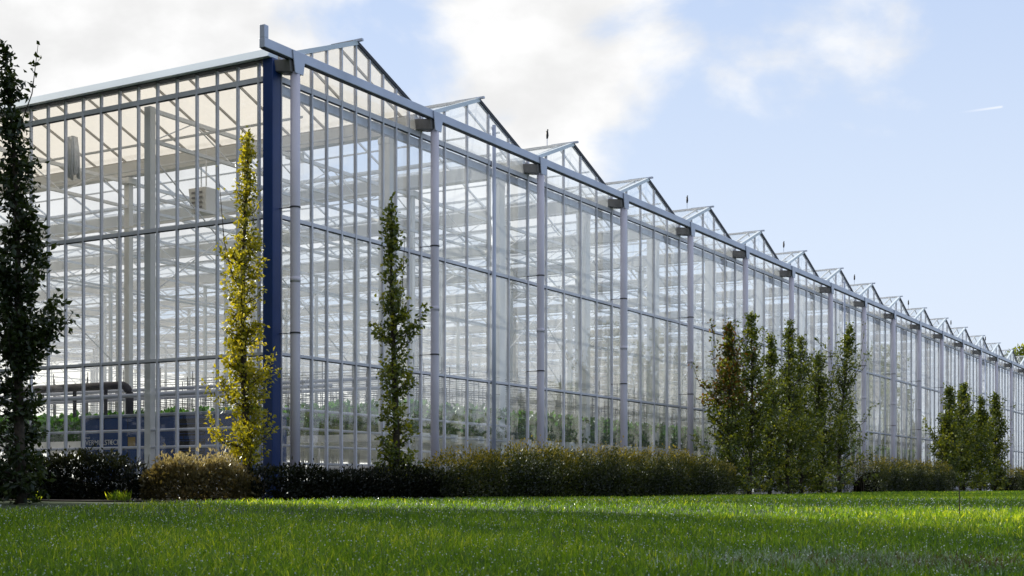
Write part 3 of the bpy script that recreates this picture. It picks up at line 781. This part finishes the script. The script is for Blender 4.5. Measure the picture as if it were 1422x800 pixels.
# taller tuft where the hedge meets the lawn
for k, (px, Y) in enumerate(((160, 18.9), (172, 18.85), (44, 18.9))):
    x = (px-CX)/F*Y; r = np.random.default_rng(400+k); n_ = 60
    P = np.stack([x+r.normal(0, .05, n_), Y+r.normal(0, .03, n_), np.full(n_, float(ground_z(x, Y)))], 1)
    V, Fc = leaves(P, np.stack([r.normal(0, .35, n_), r.normal(0, .35, n_), np.ones(n_)], 1), r.uniform(.08, .17, n_), .12, .1, r)
    lab = ['small grass tuft left of centre at the foot of the dark hedge', 'fuller grass tuft at the foot of the dark hedge', 'grass tuft beside the trunk of the dark tree'][k]
    tag(np_mesh('grass_tuft', V, Fc, M['grass'], np.repeat(r.uniform(.3, .9, n_), 2)), lab, 'grass tuft')

# ------------------------------------------------------------------ light and sky
SUN_AZ = math.atan2(.586, -.81)       # direction to the sun in the xy plane
SUN_EL = R(29)
sd = (math.cos(SUN_AZ)*math.cos(SUN_EL), math.sin(SUN_AZ)*math.cos(SUN_EL), math.sin(SUN_EL))
L_ = bpy.data.lights.new('sun', 'SUN'); L_.energy = 5.0; L_.angle = R(.5); L_.color = (1, .94, .80)
so = bpy.data.objects.new('sun', L_); COL.objects.link(so)
from mathutils import Vector
so.rotation_euler = Vector(sd).to_track_quat('Z', 'Y').to_euler()

w = bpy.data.worlds.new('World'); sc.world = w; w.use_nodes = True
nt = w.node_tree; N = nt.nodes.new; L = nt.links.new; nt.nodes.clear()
def mth(op, a, b=None, c=None, clamp=False):
    n = N('ShaderNodeMath'); n.operation = op; n.use_clamp = clamp
    for i, q in enumerate((a, b, c)):
        if q is None: continue
        if isinstance(q, (int, float)): n.inputs[i].default_value = q
        else: L(q, n.inputs[i])
    return n.outputs[0]
def mrange(v, a, b, lo=0.0, hi=1.0, smooth=True):
    n = N('ShaderNodeMapRange'); n.interpolation_type = 'SMOOTHSTEP' if smooth else 'LINEAR'
    n.inputs[1].default_value = a; n.inputs[2].default_value = b; n.inputs[3].default_value = lo; n.inputs[4].default_value = hi
    L(v, n.inputs[0]); return n.outputs[0]
sky = N('ShaderNodeTexSky'); sky.sky_type = 'NISHITA'; sky.sun_disc = False; sky.sun_elevation = SUN_EL
sky.sun_rotation = math.pi/2 - SUN_AZ      # rotation 0 is +Y, clockwise
sky.dust_density = 1.5; sky.air_density = 1.0
bg = N('ShaderNodeBackground'); bg.inputs[1].default_value = .12; out = N('ShaderNodeOutputWorld')
tc = N('ShaderNodeTexCoord'); sp = N('ShaderNodeSeparateXYZ'); L(tc.outputs['Generated'], sp.inputs[0])
X, Y, Z = sp.outputs
ysafe = mth('MAXIMUM', mth('ABSOLUTE', Y), .12)
tx = mth('DIVIDE', X, ysafe); tz = mth('DIVIDE', Z, ysafe)
cv = N('ShaderNodeCombineXYZ'); L(tx, cv.inputs[0]); L(mth('MULTIPLY', tz, 1.5), cv.inputs[2]); L(mth('MULTIPLY', mth('SIGN', Y), 3), cv.inputs[1])
no = N('ShaderNodeTexNoise'); no.inputs['Scale'].default_value = 6.5; no.inputs['Detail'].default_value = 9; no.inputs['Roughness'].default_value = .52; L(cv.outputs[0], no.inputs['Vector'])
no.inputs['Distortion'].default_value = .25
no2 = N('ShaderNodeTexNoise'); no2.inputs['Scale'].default_value = 13; no2.inputs['Detail'].default_value = 6; L(cv.outputs[0], no2.inputs['Vector'])
# cloud deck: upper left, thinning to the right and downwards
bias = mth('SUBTRACT', mth('SUBTRACT', tz, .272), mth('MAXIMUM', mth('MULTIPLY', mth('SUBTRACT', tx, .11), .95), -.05))
bias = mth('ADD', mth('MINIMUM', bias, .045), .022)
bias = mth('ADD', bias, mth('MULTIPLY', mth('MAXIMUM', mth('SUBTRACT', -.09, tx), 0.0), .7))
cl = mth('ADD', mth('MULTIPLY', bias, 2.0), mth('MULTIPLY', mth('SUBTRACT', no.outputs['Fac'], .5), 1.35))
cmask = mrange(cl, -.10, .15)
cshade = mrange(no2.outputs['Fac'], .32, .68, .80, .97)
# pale haze over the blue
haze = N('ShaderNodeMixRGB'); haze.inputs[0].default_value = .90; L(sky.outputs[0], haze.inputs[1])
hr = N('ShaderNodeValToRGB'); e = hr.color_ramp.elements
e[0].position = 0.0; e[0].color = (.63, .68, .77, 1); e[1].position = 1; e[1].color = (.22, .34, .62, 1)
k = e.new(.17); k.color = (.55, .63, .76, 1); k = e.new(.34); k.color = (.43, .53, .72, 1)
L(mth('ABSOLUTE', Z), hr.inputs[0])
sc10 = N('ShaderNodeMixRGB'); sc10.blend_type = 'MULTIPLY'; sc10.inputs[0].default_value = 1; L(hr.outputs[0], sc10.inputs[1]); sc10.inputs[2].default_value = (11.4, 11.4, 11.4, 1)
L(sc10.outputs[0], haze.inputs[2])
cc = N('ShaderNodeCombineXYZ'); L(mth('MULTIPLY', cshade, 9.0), cc.inputs[0]); L(mth('MULTIPLY', cshade, 9.0), cc.inputs[1]); L(mth('MULTIPLY', cshade, 9.0), cc.inputs[2])
mx = N('ShaderNodeMixRGB'); L(cmask, mx.inputs[0]); L(haze.outputs[0], mx.inputs[1]); L(cc.outputs[0], mx.inputs[2])
# thin high contrail to the right
lx0, lx1 = (1328-CX)/F, (1394-CX)/F
line = mth('ABSOLUTE', mth('SUBTRACT', tz, mth('ADD', (HY-157)/F - lx0*((157-148)/66), mth('MULTIPLY', tx, (157-148)/66))))
lm = mrange(line, .0003, .0012, 1, 0)
lm = mth('MULTIPLY', lm, mth('MULTIPLY', mrange(tx, lx0, lx1-.004, 0, 1), mrange(tx, lx1-.002, lx1, 1, 0)))
lm = mth('MULTIPLY', mth('MULTIPLY', lm, .45), mth('GREATER_THAN', Y, 0))
# zenith and sky behind the camera darkened so the sun stands out more
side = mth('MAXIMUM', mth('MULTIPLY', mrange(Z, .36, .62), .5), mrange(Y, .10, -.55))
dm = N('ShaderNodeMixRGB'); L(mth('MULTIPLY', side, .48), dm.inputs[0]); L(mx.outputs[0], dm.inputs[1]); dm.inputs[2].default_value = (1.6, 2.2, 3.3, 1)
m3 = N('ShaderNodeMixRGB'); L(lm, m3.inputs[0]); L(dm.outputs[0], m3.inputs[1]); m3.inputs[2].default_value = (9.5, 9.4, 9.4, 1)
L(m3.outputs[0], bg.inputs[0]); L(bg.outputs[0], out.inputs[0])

# ------------------------------------------------------------------ camera
cam = bpy.data.cameras.new('camera'); co = bpy.data.objects.new('camera', cam); COL.objects.link(co)
co.location = (0, 0, CAMZ); co.rotation_euler = (R(90), 0, 0)
cam.sensor_width = 36; cam.lens = 36*F/1422; cam.shift_y = (HY-400)/1422
cam.clip_start = .05; cam.clip_end = 5000
cam.dof.use_dof = True; cam.dof.focus_distance = 24; cam.dof.aperture_fstop = 7
sc.camera = co
sc.render.engine = 'CYCLES'
cy = sc.cycles
cy.max_bounces = 8; cy.diffuse_bounces = 3; cy.glossy_bounces = 3; cy.transmission_bounces = 6; cy.transparent_max_bounces = 40
cy.caustics_reflective = False; cy.caustics_refractive = False; cy.sample_clamp_indirect = 6
sc.view_settings.view_transform = 'Standard'; sc.view_settings.look = 'None'; sc.view_settings.exposure = 0
